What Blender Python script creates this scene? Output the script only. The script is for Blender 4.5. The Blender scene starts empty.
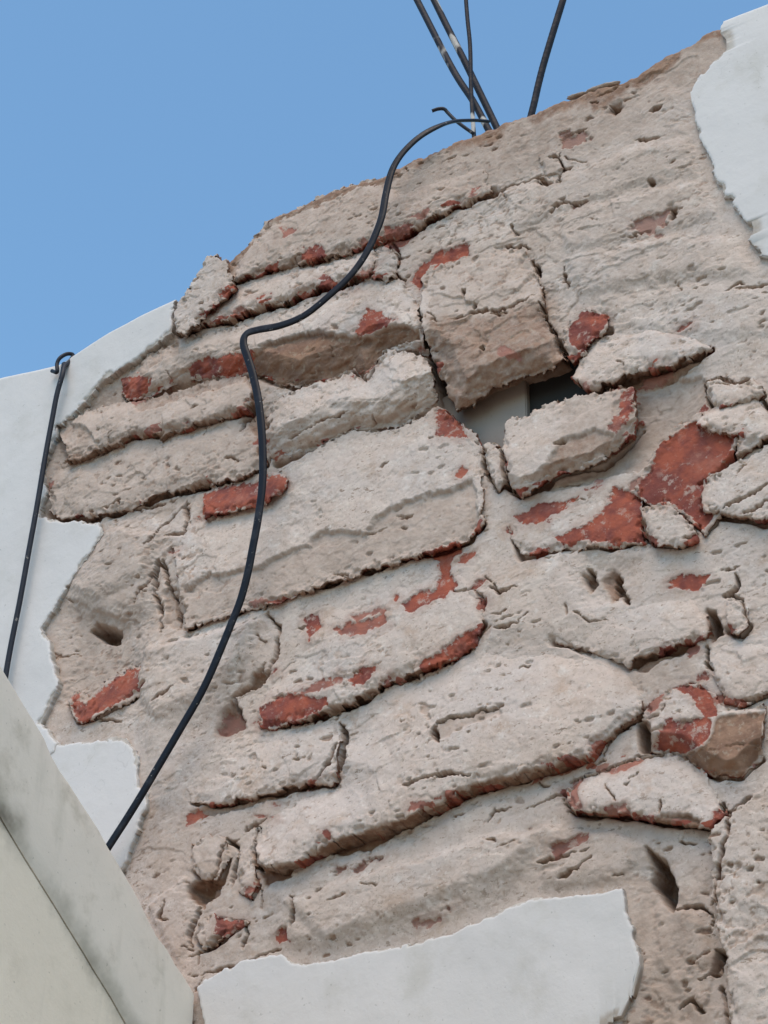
import bpy, bmesh, math, random
import numpy as np
from mathutils import Vector, Matrix

# ------------------------------------------------------------------ camera, light, exposure
scene = bpy.context.scene
C = scene.collection
W, H = 768, 1024
FPX = 2000.0                                  # focal length in pixels of the 768 x 1024 frame
YAW, PITCH, DIST = math.radians(30), math.radians(35), 2.0
CENTRE = np.array([0.0, 0.0, 2.75])           # point of the wall face in the middle of the frame
sy, cy, sp, cp = math.sin(YAW), math.cos(YAW), math.sin(PITCH), math.cos(PITCH)
FWD = np.array([-sy*cp, cy*cp, sp])
RIGHT = np.array([cy, sy, 0.0])
UP = np.array([sy*sp, -cy*sp, cp])
EYE = CENTRE - DIST*FWD

cam_data = bpy.data.cameras.new("camera")
cam = bpy.data.objects.new("camera", cam_data); C.objects.link(cam)
m = Matrix.Identity(4)
for i in range(3):
    m[i][0], m[i][1], m[i][2], m[i][3] = RIGHT[i], UP[i], -FWD[i], EYE[i]
cam.matrix_world = m
cam_data.sensor_fit = 'VERTICAL'; cam_data.sensor_height = 24.0
cam_data.lens = 24.0*FPX/H
cam_data.clip_start = 0.02; cam_data.clip_end = 2000
scene.camera = cam

SUN_ELEV, SUN_AZ = math.radians(60), math.radians(160)   # azimuth from +Y, clockwise: behind the viewer, to the right
world = bpy.data.worlds.new("World"); scene.world = world; world.use_nodes = True
nt = world.node_tree; nt.nodes.clear()
sky = nt.nodes.new("ShaderNodeTexSky"); sky.sky_type = 'NISHITA'; sky.sun_disc = False
sky.sun_elevation = SUN_ELEV; sky.sun_rotation = SUN_AZ
sky.altitude = 0; sky.air_density = 1.0; sky.dust_density = 0.2; sky.ozone_density = 3.0
bg = nt.nodes.new("ShaderNodeBackground"); bg.inputs[1].default_value = 0.15
out = nt.nodes.new("ShaderNodeOutputWorld")
tint = nt.nodes.new("ShaderNodeMix"); tint.data_type = 'RGBA'; tint.blend_type = 'MULTIPLY'; tint.inputs[0].default_value = 1.0
tint.inputs[7].default_value = (0.86, 1.0, 0.92, 1)          # the slightly cyan blue of this sky
nt.links.new(sky.outputs[0], tint.inputs[6]); nt.links.new(tint.outputs[2], bg.inputs[0]); nt.links.new(bg.outputs[0], out.inputs[0])

sun_data = bpy.data.lights.new("sun", 'SUN'); sun_data.energy = 1.45; sun_data.angle = math.radians(45)
sun_data.color = (1.0, 0.79, 0.58)
sun = bpy.data.objects.new("sun", sun_data); C.objects.link(sun)
sd = Vector((math.sin(SUN_AZ)*math.cos(SUN_ELEV), math.cos(SUN_AZ)*math.cos(SUN_ELEV), math.sin(SUN_ELEV)))
sun.rotation_euler = sd.to_track_quat('Z', 'Y').to_euler()
sun.location = (0, -3, 6)

vs = scene.view_settings
vs.view_transform = 'Standard'; vs.look = 'None'; vs.exposure = 0.89; vs.gamma = 1.0; vs.use_curve_mapping = False
scene.render.engine = 'CYCLES'
scene.cycles.max_bounces = 8; scene.cycles.diffuse_bounces = 5

# ------------------------------------------------------------------ wall coordinates
# u = world X (m), v = world Z (m), h = millimetres out of the wall face towards the viewer (-Y)
def to_px(u, v, h):
    dx = u - EYE[0]; dy = -h*0.001 - EYE[1]; dz = v - EYE[2]
    z = dx*FWD[0] + dy*FWD[1] + dz*FWD[2]
    x = dx*RIGHT[0] + dy*RIGHT[1]
    y = dx*UP[0] + dy*UP[1] + dz*UP[2]
    return W/2 + FPX*x/z, H/2 - FPX*y/z

def at(px, py, h=0.0):
    """point of the plane h mm in front of the wall face seen at a pixel of the photograph"""
    d = FWD + RIGHT*(px - W/2)/FPX - UP*(py - H/2)/FPX
    t = (-h*0.001 - EYE[1])/d[1]
    return EYE + t*d

def at_uv(poly, h=0.0):
    p = np.array([at(x, y, h) for x, y in poly])
    return p[:, [0, 2]]

# ------------------------------------------------------------------ noise
_rng = np.random.RandomState(7)
_T = _rng.rand(256, 256)
def vnoise(x, y):
    xi = np.floor(x).astype(np.int64); yi = np.floor(y).astype(np.int64)
    fx = x - xi; fy = y - yi
    fx = fx*fx*fx*(fx*(fx*6-15)+10); fy = fy*fy*fy*(fy*(fy*6-15)+10)
    x0 = xi & 255; x1 = (xi+1) & 255; y0 = yi & 255; y1 = (yi+1) & 255
    a = _T[x0, y0]*(1-fx) + _T[x1, y0]*fx
    b = _T[x0, y1]*(1-fx) + _T[x1, y1]*fx
    return (a*(1-fy) + b*fy)*2 - 1
def fbm(u, v, size_mm, octv=4, seed=0, gain=0.5):
    """u, v in metres; size in mm of the first octave"""
    s = 1000.0/size_mm; a = 1.0; tot = 0.0; r = 0.0
    ca, sa = math.cos(0.6), math.sin(0.6)
    x, y = u*s + seed*17.31, v*s + seed*9.77
    for k in range(octv):
        r = r + a*vnoise(x, y); tot += a
        x, y = (x*ca - y*sa)*2.03 + 11.3, (x*sa + y*ca)*2.03 + 5.7
        a *= gain
    return r/tot
def facets(u, v, size_mm, seed=0):
    """cells of a fractured surface: random level, random slope, per cell"""
    s_ = 1000.0/size_mm; x = u*s_ + seed*3.17; y = v*s_ + seed*7.31
    xi = np.floor(x).astype(np.int64); yi = np.floor(y).astype(np.int64)
    best = np.full(x.shape, 1e9); R = [np.zeros(x.shape) for _ in range(3)]; dx = np.zeros(x.shape); dy = np.zeros(x.shape)
    for i in (-1, 0, 1):
        for j in (-1, 0, 1):
            a = (xi+i+seed*13) & 255; b = (yi+j) & 255
            ex = x-(xi+i+_T[a, b]); ey = y-(yi+j+_T[b, a])
            d = ex*ex+ey*ey; k = d < best
            best = np.where(k, d, best); dx = np.where(k, ex, dx); dy = np.where(k, ey, dy)
            R[0] = np.where(k, _T[(a+37) & 255, (b+11) & 255], R[0]); R[1] = np.where(k, _T[(a+71) & 255, (b+5) & 255], R[1]); R[2] = np.where(k, _T[(a+9) & 255, (b+83) & 255], R[2])
    return R[0]-.5, ((R[1]-.5)*dx+(R[2]-.5)*dy)*2
def sstep(a, b, x):
    t = np.clip((x-a)/(b-a), 0, 1); return t*t*(3-2*t)

# ------------------------------------------------------------------ distances (pixel units of the photo, about 1 mm on the wall)
def sdf_poly(P, X, Y):
    """negative inside"""
    P = np.asarray(P, float); n = len(P)
    d = np.full(X.shape, 1e12); inside = np.zeros(X.shape, bool)
    for i in range(n):
        ax, ay = P[i]; bx, by = P[(i+1) % n]
        ex, ey = bx-ax, by-ay; L = ex*ex+ey*ey + 1e-9
        t = np.clip(((X-ax)*ex + (Y-ay)*ey)/L, 0, 1)
        qx = X-ax-t*ex; qy = Y-ay-t*ey
        d = np.minimum(d, qx*qx+qy*qy)
        c = (ay > Y) != (by > Y)
        if ey != 0:
            inside ^= c & (X < ex*(Y-ay)/ey + ax)
    d = np.sqrt(d)
    return np.where(inside, -d, d)
def d_line(P, X, Y):
    """distance to an open polyline, and the parameter along it (0..1)"""
    P = np.asarray(P, float); d = np.full(X.shape, 1e12); s = np.zeros(X.shape); n = len(P)-1
    for i in range(n):
        ax, ay = P[i]; bx, by = P[i+1]
        ex, ey = bx-ax, by-ay; L = ex*ex+ey*ey + 1e-9
        t = np.clip(((X-ax)*ex + (Y-ay)*ey)/L, 0, 1)
        q = (X-ax-t*ex)**2 + (Y-ay-t*ey)**2
        k = q < d
        d = np.where(k, q, d); s = np.where(k, (i+t)/n, s)
    return np.sqrt(d), s

def smooth_closed(P, it=1):
    P = np.asarray(P, float)
    for _ in range(it):
        Q = np.roll(P, -1, 0)
        P = np.stack([0.78*P+0.22*Q, 0.22*P+0.78*Q], 1).reshape(-1, 2)
    return P

# ------------------------------------------------------------------ traced features of the wall face
# exposed red brick: outline, depth of the broken-off lime skin (mm), strength of the red
RED = [
 ([(408,279),(420,261),(435,252),(468,244),(469,255),(448,261),(429,267),(421,276),(419,290)], 6, 1),
 ([(191,364),(215,356),(250,350),(252,372),(225,375),(187,377)], 5, .9),
 ([(117,377),(134,373),(150,377),(147,391),(128,400),(119,392)], 5, .8),
 ([(352,330),(368,311),(388,315),(397,320),(384,325),(368,333),(356,335)], 4, .9),
 ([(302,248),(322,245),(325,254),(308,262),(300,258)], 4, .85),
 ([(280,228),(300,226),(296,234),(282,236)], 3, .5),
 ([(384,226),(408,222),(425,228),(404,245),(386,249),(380,240)], 5, .6),
 ([(284,300),(298,291),(330,280),(346,281),(345,290),(326,294),(305,298)], 5, .75),
 ([(345,282),(364,273),(366,279),(348,289)], 4, .7),
 ([(202,494),(214,487),(255,482),(274,474),(286,478),(285,488),(266,500),(235,508),(203,514)], 3, .8),
 ([(437,407),(434,437),(472,437),(456,417)], 3, .75),
 ([(457,474),(462,465),(468,468),(466,476),(460,478)], 2.5, .7),
 ([(566,326),(585,310),(607,314),(604,328),(588,338),(583,348),(571,345)], 3, 1),
 ([(618,391),(636,387),(632,407),(624,424),(613,426),(620,407)], 3, .8),
 ([(607,428),(612,412),(624,418),(616,432)], 3, .6),
 ([(640,372),(668,364),(670,374),(648,384),(640,384)], 3, .45),
 ([(636,493),(648,465),(660,445),(680,425),(695,420),(714,432),(738,434),(730,452),(706,477),(700,493),(702,512),(716,512),(704,530),(691,518),(671,504),(650,503)], 9, 1.0),
 ([(514,517),(530,508),(577,497),(560,510),(546,520),(519,524)], 3, .9),
 ([(554,536),(575,527),(597,516),(608,500),(616,485),(627,490),(640,497),(641,540),(620,543),(593,540),(558,543)], 4, 1.15),
 ([(534,551),(550,545),(547,552),(538,559)], 3, .9),
 ([(665,583),(679,575),(714,573),(703,583),(695,591),(679,589)], 3.5, .8),
 ([(654,747),(660,728),(672,718),(690,722),(706,716),(714,722),(708,738),(692,751),(672,752)], 4, .95),
 ([(674,688),(690,685),(704,688),(716,704),(718,717),(704,714),(700,704),(690,694)], 3, .8),
 ([(645,706),(654,698),(664,695),(660,706),(652,716)], 2, .5),
 ([(257,725),(259,710),(275,698),(290,694),(325,696),(330,704),(310,712),(294,721)], 4, 1),
 ([(352,678),(364,666),(376,668),(368,680),(354,684)], 3, .85),
 ([(292,692),(320,682),(340,676),(332,686),(310,694)], 2.5, .55),
 ([(417,664),(435,650),(450,645),(462,634),(475,625),(478,638),(468,648),(448,660),(436,666),(421,668)], 4, .9),
 ([(333,630),(348,624),(384,613),(388,624),(364,632),(340,636)], 4, .6),
 ([(350,616),(378,606),(386,610),(362,618)], 2.5, .5),
 ([(301,618),(318,614),(322,627),(309,640)], 3.5, .8),
 ([(401,604),(419,592),(436,589),(440,575),(434,561),(418,557),(405,560),(426,552),(450,543),(465,540),(462,552),(451,566),(456,584),(445,597),(430,605),(407,612)], 4, 1),
 ([(393,596),(400,592),(402,600),(396,603)], 2.5, .8),
 ([(70,699),(76,696),(86,704),(105,685),(125,671),(141,666),(143,682),(117,701),(82,723),(74,716)], 4, .75),
 ([(213,917),(226,918),(242,921),(248,923),(224,936),(215,934)], 4, .7),
 ([(275,934),(288,929),(291,942),(279,943)], 4, .75),
 ([(552,848),(570,838),(590,834),(588,842),(568,852),(556,858)], 3, .5),
 ([(566,800),(574,782),(584,778),(578,792),(584,806),(574,810)], 3, .5),
 ([(604,806),(625,803),(628,812),(608,814)], 3, .45),
 ([(600,772),(625,764),(648,756),(636,766),(612,776)], 3, .5),
 ([(588,742),(600,736),(605,742),(598,753),(590,752)], 3, .6),
 ([(530,785),(546,772),(560,764),(582,758),(583,765),(562,774),(545,778)], 3, .55),
 ([(333,878),(352,867),(395,852),(388,861),(356,874)], 1.5, .3),
 ([(184,815),(197,808),(206,814),(195,823),(184,825)], 3, .7),
 ([(420,925),(440,915),(462,908),(446,920),(430,928)], 2, .25),
 ([(682,640),(697,638),(699,650),(690,656),(684,650)], 3, .55),
 ([(500,345),(520,352),(524,358),(508,362),(498,355)], 2, .45),
 ([(553,142),(566,134),(592,131),(588,142),(566,150)], 1, .22),
 ([(630,226),(648,214),(672,214),(668,228),(650,240),(634,238)], 1, .2),
 ([(556,210),(588,204),(590,209),(560,214)], 3, .3),
 ([(216,733),(222,712),(232,706),(243,724),(228,736)], 5, .4),
]
# bare brown brick undersides and lime-less earthy beds: outline, depth, strength
TAN = [
 ([(250,352),(266,340),(300,333),(325,331),(352,335),(370,334),(386,326),(402,322),(418,330),(419,338),(405,342),(384,350),(376,362),(362,378),(350,367),(333,377),(298,386),(275,381),(251,371)], 7, 1),
 ([(130,398),(156,389),(187,377),(215,376),(250,372),(250,379),(200,392),(165,403),(138,412)], 4, .6),
 ([(62,452),(94,446),(129,430),(156,428),(184,421),(223,411),(250,403),(252,412),(224,419),(184,429),(156,436),(130,438),(95,456),(70,463)], 5, .7),
 ([(52,436),(60,420),(80,424),(96,440),(80,450),(62,455)], 5, .5),
 ([(98,383),(121,368),(150,346),(178,335),(178,352),(150,366),(118,400),(85,412),(70,426),(66,416)], 4, .5),
 ([(229,281),(251,270),(278,260),(313,252),(352,242),(384,230),(384,239),(352,250),(313,262),(278,270),(251,279),(232,288)], 4, .7),
 ([(240,318),(266,302),(284,295),(329,283),(365,273),(366,281),(330,292),(285,304),(240,322)], 4, .6),
 ([(300,446),(340,424),(390,414),(434,398),(434,406),(395,428),(348,430),(318,446),(296,456)], 4, .45),
 ([(164,590),(184,586),(207,574),(255,566),(278,553),(302,545),(325,528),(364,532),(384,508),(403,500),(450,488),(473,478),(478,520),(464,540),(388,562),(329,580),(278,600),(232,614),(182,629),(166,626)], 5, .38),
 ([(562,438),(590,428),(612,432),(606,452),(590,462),(562,469),(540,478),(552,452)], 4, .65),
 ([(612,404),(640,380),(700,372),(712,392),(690,420),(660,442),(640,470),(600,478),(560,490),(530,494),(570,474),(606,462)], 4, .42),
 ([(590,388),(632,372),(667,365),(712,346),(714,352),(672,378),(634,386),(590,394)], 4, .8),
 ([(626,667),(640,654),(664,648),(695,638),(699,650),(680,655),(663,661),(644,672)], 5, .85),
 ([(718,718),(740,714),(762,710),(758,757),(741,776),(720,775),(702,770),(676,753),(694,752),(709,738)], 2, 1.1),
 ([(652,820),(662,814),(687,812),(700,820),(698,829),(664,826)], 5, 1),
 ([(313,850),(324,843),(348,834),(403,819),(434,803),(473,783),(500,775),(535,768),(585,755),(586,763),(560,772),(545,777),(508,786),(500,790),(473,795),(458,804),(434,817),(403,832),(368,852),(337,857)], 6, 1.05),
 ([(258,872),(276,864),(296,862),(295,876),(268,886)], 6, 1.1),
 ([(188,884),(198,878),(219,880),(220,895),(203,909),(191,901)], 8, 1.2),
 ([(190,811),(216,803),(278,789),(305,780),(312,784),(280,797),(216,815),(195,821)], 4, .7),
 ([(305,717),(340,703),(380,684),(384,690),(352,706),(320,718),(300,722)], 4, .8),
 ([(60,700),(75,660),(70,600),(95,610),(130,620),(120,650),(108,680),(85,700)], 2, .38),
 ([(426,742),(440,722),(470,712),(500,706),(502,714),(470,724),(446,738)], 3, .4),
 ([(626,1010),(640,975),(642,890),(655,900),(680,960),(700,1010),(690,1060),(620,1060)], 0, .35),
 ([(540,335),(560,346),(566,366),(525,380),(490,386),(460,396),(440,374),(500,360),(530,350)], 2, .45),
 ([(576,286),(600,270),(640,262),(640,240),(600,245),(570,262),(548,290)], 0, .15),
 ([(395,172),(440,145),(490,128),(540,112),(600,86),(650,74),(700,44),(716,60),(680,84),(600,110),(540,134),(470,164),(400,192)], 0, .5),
 ([(256,240),(275,215),(330,190),(395,168),(396,180),(340,205),(290,228),(266,246)], 1, .5),
 ([(170,330),(180,302),(208,254),(226,264),(222,290),(200,310),(184,334)], 0, .2),
 ([(600,560),(640,560),(634,590),(615,600),(590,580)], 1, .15),
 ([(555,108),(600,95),(620,104),(590,124),(560,130)], 0, .15),
 ([(45,462),(110,466),(150,450),(220,440),(240,460),(200,470),(150,492),(100,506),(48,510)], 0, .3),
]
# broad areas where the lime is thin and earthy: outline, strength, softness
SOFT = [
 ([(225,270),(268,210),(395,160),(540,100),(650,66),(720,24),(722,60),(690,100),(600,140),(500,190),(400,225),(300,262)], .52, 34),
 ([(380,170),(560,90),(660,60),(710,40),(700,70),(600,112),(480,160)], .40, 18),
 ([(40,470),(60,410),(170,330),(260,330),(270,400),(270,470),(200,500),(150,520),(50,520)], .40, 26),
 ([(50,540),(100,520),(165,530),(180,620),(150,690),(60,720),(40,640)], .34, 24),
 ([(70,600),(135,600),(125,670),(80,690)], .3, 16),
 ([(420,250),(540,240),(575,370),(450,410),(430,350)], .34, 22),
 ([(425,320),(500,310),(545,300),(572,370),(490,395),(452,412),(436,370)], .80, 16),
 ([(500,130),(700,100),(720,260),(600,300),(520,230)], .26, 40),
 ([(560,400),(640,385),(700,380),(650,460),(560,490)], .36, 18),
 ([(640,880),(690,900),(710,1040),(600,1060)], .45, 26),
 ([(500,830),(640,830),(640,890),(520,890)], .22, 24),
 ([(130,800),(250,830),(250,960),(170,960)], .28, 24),
 ([(600,560),(640,556),(640,600),(600,600)], .3, 10),
 ([(600,655),(700,650),(700,690),(620,690)], .3, 12),
]
# joints, cracks and open gaps: line, width, depth
CRACK = [
 ([(229,287),(251,277),(278,268),(313,260),(352,249),(384,237),(403,232),(423,221),(450,210),(489,194),(519,184)], 3, 8),
 ([(200,325),(227,321),(266,305),(284,302),(305,293),(329,287),(364,277)], 3.0, 9),
 ([(391,240),(398,256),(395,276),(404,280)], 2.5, 7),
 ([(62,462),(94,455),(129,438),(156,435),(184,428),(223,417),(250,410)], 3, 8),
 ([(155,496),(175,492),(195,484),(212,481)], 3.5, 7),
 ([(130,512),(158,505),(175,500)], 2, 4),
 ([(39,518),(62,522),(100,517),(129,509)], 2, 4),
 ([(160,562),(157,590),(162,634)], 3, 10), ([(163,562),(170,590),(180,630)], 3, 10),
 ([(184,500),(187,515),(184,534),(168,537)], 3.5, 8), ([(187,503),(160,530),(150,550)], 2, 4),
 ([(160,566),(150,585),(137,605)], 2, 5),
 ([(481,440),(484,468),(494,489)], 3, 8), ([(500,443),(502,470),(508,489)], 3.5, 11), ([(486,432),(500,440)], 2.5, 8),
 ([(510,492),(519,496)], 2.5, 6),
 ([(182,630),(232,615),(278,601),(329,581),(388,563),(430,552)], 2, 5),
 ([(243,724),(238,712),(233,700)], 3, 9), ([(252,690),(268,672),(277,655),(279,630),(270,614)], 3, 6), ([(232,698),(250,688),(266,664)], 4, 5),
 ([(305,718),(345,704),(383,685),(419,671),(446,662),(476,642)], 2.6, 8),
 ([(339,722),(344,735),(341,760),(334,782),(328,786)], 5, 12), ([(336,742),(328,760),(316,780)], 3, 5),
 ([(405,785),(422,777),(444,772),(470,774)], 3, 6), ([(428,735),(440,722),(470,714),(504,706)], 2.2, 4), ([(432,730),(438,742)], 5, 6),
 ([(258,826),(255,840),(254,862),(262,872)], 3, 8), ([(244,832),(255,824),(266,816)], 2, 4),
 ([(254,872),(262,892),(262,910)], 2, 4),
 ([(226,840),(237,848),(236,864),(230,888)], 3.5, 8), ([(224,842),(216,870),(206,880)], 2.5, 5),
 ([(190,952),(190,935),(193,922),(200,910)], 3, 7), ([(186,956),(205,950),(216,938),(226,930)], 3.5, 7), ([(245,922),(248,936),(240,948)], 2, 4),
 ([(295,898),(298,910),(294,928)], 3, 6), ([(166,902),(160,918),(172,922)], 2, 3),
 ([(190,977),(205,972),(230,966),(260,955),(280,950)], 2.5, 5),
 ([(676,908),(700,906),(712,916),(712,930)], 3.5, 9), ([(712,905),(722,850),(730,812),(752,796)], 3, 8), ([(706,829),(726,815),(722,802)], 3, 8),
 ([(717,950),(724,958),(722,974),(712,976)], 4.5, 11), ([(698,980),(718,972)], 3, 5),
 ([(722,985),(728,1024)], 3, 6), ([(676,1008),(690,1000),(704,1012)], 4, 6),
 ([(735,570),(738,585),(728,595),(742,600),(749,625)], 3, 8), ([(725,570),(742,567)], 2, 4), ([(720,596),(735,590)], 3, 6), ([(708,645),(709,668),(716,672)], 3, 8),
 ([(698,482),(705,476),(725,462),(745,448),(768,436)], 3, 7), ([(722,506),(745,496),(768,484)], 3, 6), ([(740,515),(770,498)], 2, 4),
 ([(702,380),(704,396),(716,408)], 3, 7), ([(762,398),(768,412)], 3, 6), ([(704,382),(720,378),(736,384),(748,378)], 2.5, 4),
 ([(588,568),(597,582)], 3, 8), ([(618,575),(622,592),(630,604)], 5, 9), ([(614,576),(618,600)], 4, 6),
 ([(575,612),(590,622),(610,618)], 1.6, 3), ([(492,586),(500,594),(520,588)], 2.4, 5), ([(486,575),(496,583),(500,596)], 2.4, 5), ([(455,589),(476,590),(484,600),(484,612)], 2.2, 5),
 ([(494,628),(518,626),(530,614)], 2, 4),
 ([(700,748),(740,742),(760,744)], 1, 1), ([(742,700),(760,694)], 3.5, 6), ([(640,716),(620,727),(606,735)], 2.5, 6), ([(600,752),(586,760)], 2.5, 6),
 ([(570,782),(601,771),(636,758),(675,751)], 2.6, 5), ([(655,818),(630,814),(600,812),(572,811),(562,800)], 2.6, 4),
 ([(526,810),(545,804),(566,792),(576,786)], 2.4, 4), ([(488,825),(496,812),(520,808)], 2, 3), ([(540,862),(562,858),(596,850)], 2.6, 3), ([(560,878),(580,868),(594,856)], 3, 3),
 ([(548,156),(560,160),(563,172),(560,182)], 2.5, 6), ([(540,180),(552,186)], 4, 7), ([(520,183),(538,178),(575,170)], 2, 3), ([(566,160),(590,165)], 1.6, 2),
 ([(554,209),(570,207),(590,205)], 3.5, 6), ([(558,210),(552,215)], 3, 4), ([(510,225),(519,234)], 5, 6), ([(505,246),(525,246),(530,252)], 3, 4), ([(530,262),(540,278)], 5, 8), ([(565,268),(568,290)], 3, 5),
 ([(612,112),(620,108)], 7, 7), ([(652,112),(664,107)], 4, 5), ([(636,142),(660,140)], 2.5, 3), ([(672,210),(674,222)], 4, 5), ([(652,182),(656,186)], 5, 5), ([(628,238),(652,231)], 3, 3), ([(560,140),(590,131)], 2, 3),
 ([(736,290),(768,285)], 3, 5), ([(726,292),(740,282),(744,284)], 3, 4),
 ([(540,300),(548,322),(556,336)], 3, 8), ([(538,282),(543,300)], 2.4, 6),
 ([(462,290),(466,296)], 4, 5), ([(473,304),(476,306)], 4, 4), ([(478,345),(484,350)], 5, 5),
 ([(448,318),(470,312),(500,310),(534,296)], 2, 2.5),
 ([(240,432),(250,412),(262,400)], 5, 6), ([(288,440),(320,420),(350,412)], 2, 3), ([(262,430),(272,420)], 4, 6),
 ([(640,508),(643,530),(648,543)], 3, 6), ([(695,522),(700,530)], 4, 6),
 ([(610,740),(600,760),(590,768)], 2, 4), ([(330,905),(352,898)], 1.6, 2),
]
_fr = random.Random(21)
for _k in range(95):
    _x, _y = _fr.uniform(50, 765), _fr.uniform(60, 985)
    _a = math.radians(-18 + _fr.gauss(0, 28)) if _fr.random() < .75 else math.radians(_fr.uniform(40, 110))
    _l = _fr.uniform(3, 11) * (1.5 if _k % 9 == 0 else 1)
    _j = _fr.uniform(-2.5, 2.5)
    CRACK.append(([(_x-_l*math.cos(_a), _y-_l*math.sin(_a)), (_x+_j*.5, _y+_j), (_x+_l*math.cos(_a), _y+_l*math.sin(_a))], _fr.uniform(.9, 2.2), _fr.uniform(1.5, 3.5)))
# open holes: outline, depth (mm), softness of the rim
HOLE = [
 ([(438,420),(452,400),(489,380),(522,368),(572,352),(592,388),(560,402),(528,416),(505,430),(502,446),(482,446),(470,436),(452,420)], 95, 4),
 ([(418,310),(422,345),(428,360),(435,402),(447,410),(458,408),(440,369),(429,350),(422,318)], 45, 3),
 ([(556,336),(568,350),(575,372),(566,376),(556,350)], 40, 3),
 ([(645,845),(656,854),(666,862),(677,888),(674,912),(660,898),(647,880),(652,868)], 34, 4),
 ([(86,628),(93,621),(104,623),(117,628),(114,641),(98,637)], 34, 3),
 ([(706,608),(716,611),(723,634),(712,643),(707,628)], 26, 4),
 ([(636,722),(645,716),(650,724),(651,752),(640,753)], 22, 4),
 ([(593,572),(597,583),(591,592),(582,574)], 14, 3),
 ([(216,734),(222,713),(230,700),(240,712),(243,726),(227,737)], 10, 3),
 ([(612,105),(622,100),(626,108),(616,118),(608,116)], 7, 4),
 ([(668,208),(674,204),(678,214),(673,222),(670,216)], 5, 3),
 ([(600,580),(612,566),(620,572),(622,596),(612,602)], 6, 6),
 ([(188,885),(198,880),(212,884),(206,904),(194,900)], 14, 5),
 ([(716,954),(723,960),(720,972),(710,974)], 14, 4),
 ([(240,402),(258,398),(268,420),(262,440),(250,432),(244,415)], 7, 6),
]
# soft swells and hollows of the bedding mortar: outline, height, softness
SWELL = [
 ([(505,196),(560,182),(640,150),(690,140),(694,172),(640,186),(560,214),(512,226)], 3.5, 6),
 ([(560,220),(640,196),(700,184),(716,214),(660,232),(570,254)], 3, 6),
 ([(570,262),(660,240),(740,240),(750,272),(660,280),(580,296)], 3.5, 7),
 ([(600,300),(700,286),(768,292),(790,330),(716,338),(620,326)], 3, 7),
 ([(290,905),(400,868),(500,838),(540,836),(520,868),(430,905),(330,940)], 4.5, 7),
 ([(545,830),(620,834),(640,846),(620,884),(540,888)], 4, 6),
 ([(70,548),(110,530),(160,537),(150,575),(100,600),(72,588)], 5, 5),
 ([(150,652),(262,624),(250,660),(200,700),(160,722),(140,692)], 5, 6),
 ([(150,905),(186,880),(192,930),(180,960),(165,940)], 4, 5),
 ([(655,900),(700,915),(708,960),(680,990),(655,960)], 4, 6),
 ([(105,525),(160,522),(178,540),(160,566),(150,600),(110,622),(80,612),(62,596),(80,560)], 7, 14),
 ([(270,890),(330,862),(405,838),(480,800),(560,785),(560,840),(480,900),(330,950),(290,945)], 6, 14),
 ([(490,600),(560,600),(640,610),(640,700),(560,750),(500,760),(480,690)], 0, 20),
 ([(470,590),(560,560),(600,620),(560,640),(490,640)], 4, 16),
 ([(120,740),(250,740),(320,735),(325,780),(200,805),(150,800)], 3, 14),
 ([(140,640),(270,612),(260,660),(220,700),(150,740)], 7, 18),
 ([(60,600),(140,620),(140,665),(100,690),(60,700)], -7, 14),
 ([(570,380),(700,365),(690,430),(600,480),(540,480)], -6, 12),
 ([(440,720),(500,706),(505,730),(450,742)], -3, 6),
 ([(590,560),(640,560),(620,600),(590,600)], -4, 10),
 ([(640,870),(660,860),(690,960),(690,1030),(640,1060),(636,960)], -6, 14),
 ([(540,110),(690,60),(690,200),(740,280),(600,290),(540,240)], 3, 25),
 ([(44,450),(60,425),(80,410),(110,380),(170,335),(180,350),(130,410),(100,450),(60,470)], -6, 8),
]
PLASTER_EDGE_DROP = 5.0

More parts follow.
